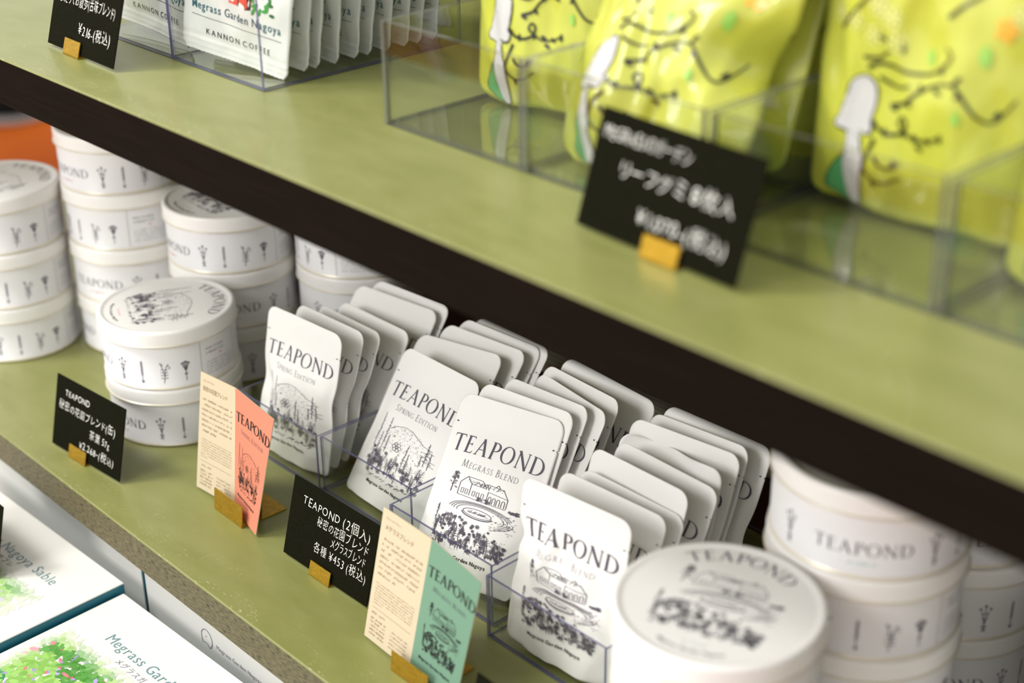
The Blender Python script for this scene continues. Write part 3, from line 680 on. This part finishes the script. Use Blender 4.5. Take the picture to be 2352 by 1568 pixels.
for k in range(26):
    a, b = rn.uniform(.012, .115), rn.uniform(.12, .19); gi.stroke(smoothpts([(a, b), (a+.008, b+.005), (a+.016, b+.003), (a+.022, b+.008)]), .0012); gi.blob(a+.01, b+.008, .0024, .0011, 1, 8)
gi.k = 3
for a, b, r_ in ((.0691, .0803, .0036), (.0888, .0567, .0034), (.0979, .0855, .005), (.062, .135, .004), (.03, .14, .004), (.1, .13, .004)): gi.blob(a, b, r_*.55, r_, .1, 12)
gi.k = 4
for a, b in ((0.0148, 0.0917), (0.0268, 0.0903), (0.0398, 0.099), (0.0476, 0.0948), (0.0381, 0.0854), (0.0504, 0.0842), (.075, .115), (.066, .122), (.112, .105)):
    for k in range(5): gi.arc(a+.0028*cos(k*1.257), b+.0028*sin(k*1.257), .0021, .0021, 0, 330, .0007, n=8)
gi.k = 5
for k in range(5): gi.blob(.1054+.003*cos(k*1.257), .0982+.003*sin(k*1.257), .0019, .0028, k*1.257-1.57, 8)
def lime_S(seed, T=.020, crum=1.0, pinch=0.0, flare=0.0):
    o = Vector((seed*5.1, seed*2.3, seed))
    def S(x, z, fr=1, lift=0):
        u = (x-GW/2)/(GW/2); v = z/GH
        e = (1-min(1, abs(u))**2.6); bz = min(1, .25+v*6)*(1-max(0, v-.75)*2.5)
        n = noise.noise(Vector((u*1.7, v*3.2, 0))+o)*.006*crum+abs(noise.noise(Vector((u*3.4+v*2, v*5, 3))+o))*.0045*crum+noise.noise(Vector((u*8, v*12, 5))+o)*.0008*crum
        n *= (.25+e)
        y = (-(T*e*bz)+n-.0004-lift) if fr else (T*.5*e*bz+n*.4+.0004)
        pn = pinch*math.exp(-((v-.34)/.10)**2)*max(0, u)**2
        xx = x-pn*.012*(1 if u > 0 else 0)+pinch*.003*sin(v*9)*u+flare*max(0, u)*min(1, v/.45)**2; y += pn*.012
        return (xx, y, z+.0015*sin(u*5+seed)*(1-v)**6)
    return S
def lime_mesh(S, nu=44, nv=64):
    V = []; F = []; n = nu+1
    for fr in (1, 0):
        b = len(V)
        for j in range(nv+1):
            z = GH*j/nv; rc = .01; cut = rc-sqrt(max(rc*rc-max(0, rc-z)**2, 0))
            for i in range(n): V.append(S(GW/2+(-1+2*i/nu)*(GW/2-cut), z, fr))
        for j in range(nv):
            for i in range(nu):
                q = (b+j*n+i, b+j*n+i+1, b+(j+1)*n+i+1, b+(j+1)*n+i); F.append(q if fr else q[::-1])
    h = (nv+1)*n
    for j in range(nv): F += [(j*n, (j+1)*n, h+(j+1)*n, h+j*n), (j*n+nu, h+j*n+nu, h+(j+1)*n+nu, (j+1)*n+nu)]
    for i in range(nu): F += [(i, h+i, h+i+1, i+1), (nv*n+i, nv*n+i+1, h+nv*n+i+1, h+nv*n+i)]
    return mesh('film_bag', V, F, M_lime, True)
def lime(x, y, yaw, lean, roll, label, seed, z=.3335, sx=.93, **k):
    S = lime_S(seed, **k)
    t = thing('biscuit_bag', label, 'bag', frame(x, y, z, yaw, lean, roll) @ Matrix.Diagonal((sx, 1, 1, 1)), 'lime green film bags on the upper shelf')
    ob('film_bag', lime_mesh(S), t)
    ob('print', gi.mesh('print', lambda a, b: S(min(max(a, .002), GW-.002), b, 1, .0007), [M_girl, M_dress, M_branch, M_leafg, M_flower, M_orange]), t)
lime(.0372, .1620, .14, .05, .0, 'leftmost lime green film bag, printed girl in profile, upright in its clear tray', 1, T=.016, crum=.6, sx=.86)
lime(.1518, .1160, -.02, .36, .0, 'shiny crumpled lime green film bag leaning behind the blurred price card', 2, T=.017, crum=1.6, pinch=1.7, flare=.020, sx=.90, z=.3350)
lime(.1518, .1600, -.06, .36, .06, 'lime green film bag directly behind the crumpled one, only its right side showing', 3, T=.012, crum=.6)
lime(.1516, .1880, -.04, .32, .06, 'rearmost lime green film bag of the three leaning in the middle tray', 4, T=.010, crum=.6)
lime(.2755, .1680, .0, .03, .0, 'upright lime green film bag in the right tray, printed girl large and blurred', 5, T=.012, crum=.7)
lime(.4015, .1360, .05, .20, .0, 'lime green film bag cut off by the right edge of the picture', 6, T=.018, crum=1.0)

# ------------------------------------------------------------------ price cards, leaflets, brass holders
def card(x, y, z, yaw, lean, W, H, lines, label, roll=0):
    """lines: (text, right edge or None, left x, baseline v, size) in fractions of card size"""
    M = frame(x, y, z, yaw, lean, roll); V, F = boxg(-W/2, -.0004, 0, W/2, .0004, H)
    t = thing('price_card', label, 'price card', M, 'black handwritten price cards')
    ob('card', mesh('card', V, F, M_card), t)
    I = Ink()
    for k, (s, x0, x1, v, size) in enumerate(lines):
        text(I, s, x0, v, size, bold=-.013, gap=.12, jit=.10, seed=k*7+len(s), slant=.06, fitw=x1-x0)
    if lines: ob('handwriting', I.mesh('handwriting', lambda a, b: (a, -.0007, b), M_chalk), t)
def holder(x, y, z, yaw, lean, W, H, label, depth=.022, dx=0, gap=.0016):
    t = thing('card_holder', label, 'card holder', frame(x, y, z, yaw), 'brass card holders')
    s, c_ = sin(lean), cos(lean); th = .0007
    def slab(nm, a, b, off):
        # a,b: (y,z) ends of the sheet in profile
        V = []
        for xx in (-W/2+dx, W/2+dx):
            V += [(xx, a[0], a[1]), (xx, b[0], b[1]), (xx, b[0]+off[0], b[1]+off[1]), (xx, a[0]+off[0], a[1]+off[1])]
        F = [(0, 1, 2, 3), (7, 6, 5, 4), (0, 4, 5, 1), (1, 5, 6, 2), (2, 6, 7, 3), (3, 7, 4, 0)]
        ob(nm, mesh(nm, V, F, M_brass), t)
    slab('front_plate', (-.0019, th), (-.0019+s*H, c_*H), (-th*c_, th*s))
    slab('base_plate', (-.0026, 0), (depth, 0), (0, th))
    slab('back_plate', (gap, th), (gap+s*H*1.0, c_*H*1.0), (th*c_, -th*s))
mm = .001
card(-.276, .0255, .0022, .0789, .245, .091, .058, [('TEAPOND', -.0325, .001, .0440, .0074), ('秘密の花園ブレンド(缶)', -.040, .036, .0325, .0082), ('茶葉 57g', .003, .030, .0205, .0076), ('¥2.268-(税込)', -.009, .037, .0085, .0080)],
     'black price card before the left tins, handwritten price 2,268 yen')
holder(-.2843, .0247, 0.0002, .05, .245, .0235, .0108, 'small brass holder under the left black price card')
card(-.0216, .0643, .0022, .0138, .267, .0916, .058, [('TEAPOND (2個入)', -.033, .0395, .0425, .0088), ('秘密の花園ブレンド', -.0155, .0395, .0335, .0082), ('メグラスブレンド', .001, .0385, .0245, .0080), ('各種 ¥453 (税込)', -.015, .0415, .0145, .0086)],
     'sharp black price card in the middle, handwritten price 453 yen')
holder(-.0243, .0638, 0.0002, .0, .267, .0225, .0105, 'small brass holder under the middle black price card')
card(-.2172, .0372, .3312, -.03, .30, .091, .058, [('ガーデンコーヒー', -.02, .034, .0440, .0086), ('ふたりでお散歩(苦味ブレンド)', -.037, .039, .0305, .0094), ('¥216-(税込)', -.006, .038, .0130, .0094)],
     'black price card at the top left of the upper shelf, price 216 yen')
holder(-.2262, .0374, .3292, -.03, .30, .0215, .0108, 'small brass holder under the top left price card')
card(.2736, .0541, .3312, -.0645, .3036, .1023, .057, [('MEGRASSのガーデン', -.047, .010, .0435, .0090), ('リーフグミ 8枚入', -.033, .041, .0285, .0098), ('¥1,070-(税込)', -.014, .042, .0105, .0100)],
     'large out-of-focus black price card at the front of the upper shelf')
holder(.2797, .0530, .3292, -.03, .3036, .0225, .0110, 'small brass holder under the large blurred price card')
card(.2225, .0135, .0022, -.01, .25, .091, .055, [], 'black price card behind the green leaflet, only its top left corner in view')
holder(.2300, .0130, 0.0002, .0, .25, .0225, .0105, 'small brass holder under the black card at the bottom edge of the picture')
card(-.3025, -.066, -.0532, .0, .25, .091, .058, [], 'black price card on the left gift box, cut by the left edge')

def patch(Q):
    a, b, c_, d = [Vector(q) for q in Q]   # BL, TL, BR, TR
    n = (c_-a).cross(b-a).normalized()
    if n.y > 0: n = -n
    def f(u, v, off=0): return tuple((a*(1-u)+c_*u)*(1-v)+(b*(1-u)+d*u)*v+n*off)
    return f
def leaflet(QL, QR, matR, sub, draw, title, label):
    t = thing('leaflet', label, 'leaflet', None, 'folded tea leaflets in brass holders')
    for nm, Q, m in (('cream_page', QL, M_cream), ('cover_page', QR, matR)):
        f = patch(Q); n = 6; V = []; F = []
        for off in (.0003, -.0003):
            b = len(V)
            for j in range(n+1):
                for i in range(n+1): V.append(f(i/n, j/n, off))
            for j in range(n):
                for i in range(n):
                    q = (b+j*(n+1)+i, b+j*(n+1)+i+1, b+(j+1)*(n+1)+i+1, b+(j+1)*(n+1)+i); F.append(q if off > 0 else q[::-1])
        h = (n+1)**2
        for i in range(n):
            F += [(i+1, i, h+i, h+i+1), (n*(n+1)+i, n*(n+1)+i+1, h+n*(n+1)+i+1, h+n*(n+1)+i), (i*(n+1), (i+1)*(n+1), h+(i+1)*(n+1), h+i*(n+1)), ((i+1)*(n+1)+n, i*(n+1)+n, h+i*(n+1)+n, h+(i+1)*(n+1)+n)]
        pg = ob(nm, mesh(nm, V, F, mats=[m, M_cream], fm=[0]*(n*n)+[1]*(len(F)-n*n)), t)
        I = Ink(); Wd = .046; Hd = .092
        if nm == 'cream_page':
            text(I, title, .004, .0790, .0042, sx=.85); text(I, 'フレーバーティー', .004, .0858, .0022, sx=.9)
            rn = random.Random(len(title)); 
            for k in range(7): ticks(I, .0040, (.042 if k < 6 else .022), .0715-k*.0041, .0021, rn, .00042)
            for k in range(8): ticks(I, .0040, (.042 if k < 7 else .012), .0405-k*.0020, .0010, rn, .00022)
            I.line((.004, .0235), (.042, .0235), .0002)
            ticks(I, .0040, .018, .0190, .0022, rn, .0004)
            for k in range(5): ticks(I, .0040, .019, .0150-k*.0027, .0019, rn, .0004); ticks(I, .024, .041, .0150-k*.0027, .0014, rn, .00028)
            pm = I.mesh('page_print', lambda a, b: f(a/Wd, b/Hd, .0006), M_brownprint)
        else:
            putroman(I, 'TEAPOND', Wd/2+.001, .0685, .0072, curve=.0018, gap=.1, th=.16, tn=.06)
            I.add(draw, lambda a, b: (Wd/2+a*.036, .0195+b*.036)); I.k = 1
            putroman(I, sub, Wd/2+.001, .0620, .0033, gap=.2, th=.09, tn=.06, caps=.8); I.k = 0
            I2 = Ink(); W9 = text(I2, 'Megrass Garden Nagoya', 0, 0, .0027, bold=.025, gap=.08); I.add(I2, lambda a, b: (Wd/2-.001+a-W9/2, .0135+b))
            pm = I.mesh('page_print', lambda a, b: f(a/Wd, b/Hd, .0006), [M_inkblk, M_ink])
        ob('page_print', pm, pg)
leaflet([(-0.1852, 0.0681, 0.002), (-0.1864, 0.0832, 0.0929), (-0.1396, 0.0715, 0.002), (-0.1474, 0.087, 0.0925)],
        [(-0.1396, 0.0715, 0.002), (-0.1474, 0.087, 0.0925), (-0.0981, 0.0615, 0.002), (-0.0904, 0.0802, 0.0919)], M_pink, 'SPRING EDITION', MEADOW, '秘密の花園ブレンド', 'open cream and salmon pink tea leaflet in a brass holder beside the tins')
leaflet([(0.0468, 0.0454, 0.002), (0.0475, 0.0663, 0.0896), (0.0945, 0.043, 0.002), (0.0959, 0.0644, 0.0895)],
        [(0.0945, 0.043, 0.002), (0.0959, 0.0644, 0.0895), (0.1409, 0.04, 0.002), (0.1512, 0.0548, 0.0902)], M_green, 'MEGRASS BLEND', GARDEN, 'メグラスブレンド', 'open cream and sage green tea leaflet in a brass holder at the shelf front')
holder(-.1335, .0638, .0002, -.03, .105, .0373, .0170, 'wider brass holder gripping the pink leaflet', depth=.036, gap=.014)
holder(.1019, .0388, .0002, -.01, .105, .0350, .0140, 'wider brass holder gripping the green leaflet', depth=.036, gap=.012)

# ------------------------------------------------------------------ gift boxes under the lower shelf
def painting(w_, h_, seed):
    """a painted garden picture made of small dabs, each with its own colour"""
    rn = random.Random(seed); V = []; F = []; cols = []
    for k in range(5200):
        u, v = rn.random(), rn.random(); ed = min(u/.06, (1-u)/.18, (1-v)/.10, 1); ed = max(0, ed)+wob(rn, .12)
        nn = noise.noise(Vector((u*5, v*5, seed))); n2 = noise.noise(Vector((u*14, v*12, seed+9)))
        if v > .62-.15*u: base = (74, 140, 52) if nn+n2*.6 > .0 else (132, 180, 84)
        elif v > .34: base = (40, 132, 78) if n2 > .12 else ((216, 150, 92) if n2 < -.16 else (126, 172, 76))
        elif v > .28 - .1*u: base = (232, 222, 176)
        else: base = (222, 136, 76) if (u < .35 and nn > -.3) else (142, 176, 78)
        if rn.random() < .03: base = (214, 96, 110)
        if rn.random() < .03: base = (150, 140, 190)
        j = rn.uniform(-16, 16); base = [min(255, max(0, c+j)) for c in base]; t = max(0, min(1, ed)); base = [w0*(1-t)+c*t for c, w0 in zip(base, (222, 220, 214))]
        if t < .04: continue
        b = len(V); a = rn.random()*pi; l, m_ = rn.uniform(.0022, .0045), rn.uniform(.0012, .0024); z = k*2e-8
        for i in range(6):
            q = 2*pi*i/6; V.append(((u*w_)+l*cos(q)*cos(a)-m_*sin(q)*sin(a), (v*h_)+l*cos(q)*sin(a)+m_*sin(q)*cos(a), z))
        F.append(tuple(range(b, b+6))); cols.append([lin(c) for c in base])
    me = mesh('garden_picture', V, F, M_paint); at = me.color_attributes.new('dab', 'FLOAT_COLOR', 'CORNER')
    fl = []
    for c in cols: fl += [c[0], c[1], c[2], 1]*6
    at.data.foreach_set('color', fl); return me
M_paint = mat('painted_garden_print', (1, 1, 1, 1), .5); _a = nd(M_paint, 'ShaderNodeVertexColor', layer_name='dab'); M_paint.node_tree.links.new(_a.outputs[0], M_paint.node_tree.nodes['Principled BSDF'].inputs['Base Color'])
BW, BD, BHt = .246, .25, .042
def giftbox(x, y, z, h, label, seed):
    t = thing('gift_box', label, 'box', Matrix.Translation((x, y, z)) @ Matrix.Rotation(R_(2.0), 4, 'Z'), 'white gift boxes lying below the shelf')
    bevbox('box_body', (0, -BD, 0), (BW, 0, h-.0012), M_tealcard, .0006, t)
    bevbox('box_top', (.0006, -BD, h-.0012), (BW-.0006, 0, h), M_boxw, .0004, t)
    I = Ink(); I2 = Ink(); W9 = text(I2, 'Megrass Garden Nagoya Sable', 0, 0, .0125, gap=.09); I.add(I2, lambda a, b: (.0385+a*.172/W9, -.0400+b))
    I2 = Ink(); W8 = text(I2, 'メグラスガーデン名古屋サブレ', 0, 0, .0062, gap=.2); I.k = 1; I.add(I2, lambda a, b: (.066+a*.10/W8, -.0490+b))
    ob('title_print', I.mesh('title_print', lambda a, b: (a, b, h+.0002), [M_tealgrey, M_inkgrey]), t)
    ob('garden_picture', painting(.21, .148, seed), t, Matrix.Translation((.008, -.200, h+.0001)))
M_tealgrey = mat('grey_teal_print', rgb(104, 140, 146), .6)
giftbox(-.4335, -.0085, -.0996, .0455, 'left white gift box lying flat with blurred painted garden lid, teal edges', 3)
giftbox(-.1850, -.0030, -.0996, .0395, 'nearer white gift box lying flat, bottom left of the picture, green garden lid', 3)
for k, (x, lab) in enumerate(((-.4345, 'upright white box behind the left gift box, against the shelf'), (-.1865, 'upright white box behind the nearer gift box, small face emblem'))):
    t = thing('carton', lab, 'box', Matrix.Translation((x, .016, -.0996)), 'white cartons standing under the lower shelf')
    bevbox('box_body', (.0012, 0.0006, 0), (.2458, .06, .068), M_tealcard, .0005, t)
    bevbox('front_face', (.0020, -.0004, 0), (.2450, .0006, .0675), M_boxw, .0003, t)
    if k == 0: continue
    I = Ink(); I.stroke(smoothpts([(.078, .028), (.0775, .036), (.083, .041), (.089, .039), (.091, .032), (.087, .0265), (.0835, .029), (.078, .028)]), .0007); I.blob(.0835, .035, .0006, .0006)
    text(I, 'Megrass Garden Nagoya', .096, .031, .0050, gap=.1)
    ob('face_print', I.mesh('face_print', lambda a, b: (a, -.0007, b), M_inkgrey), t)
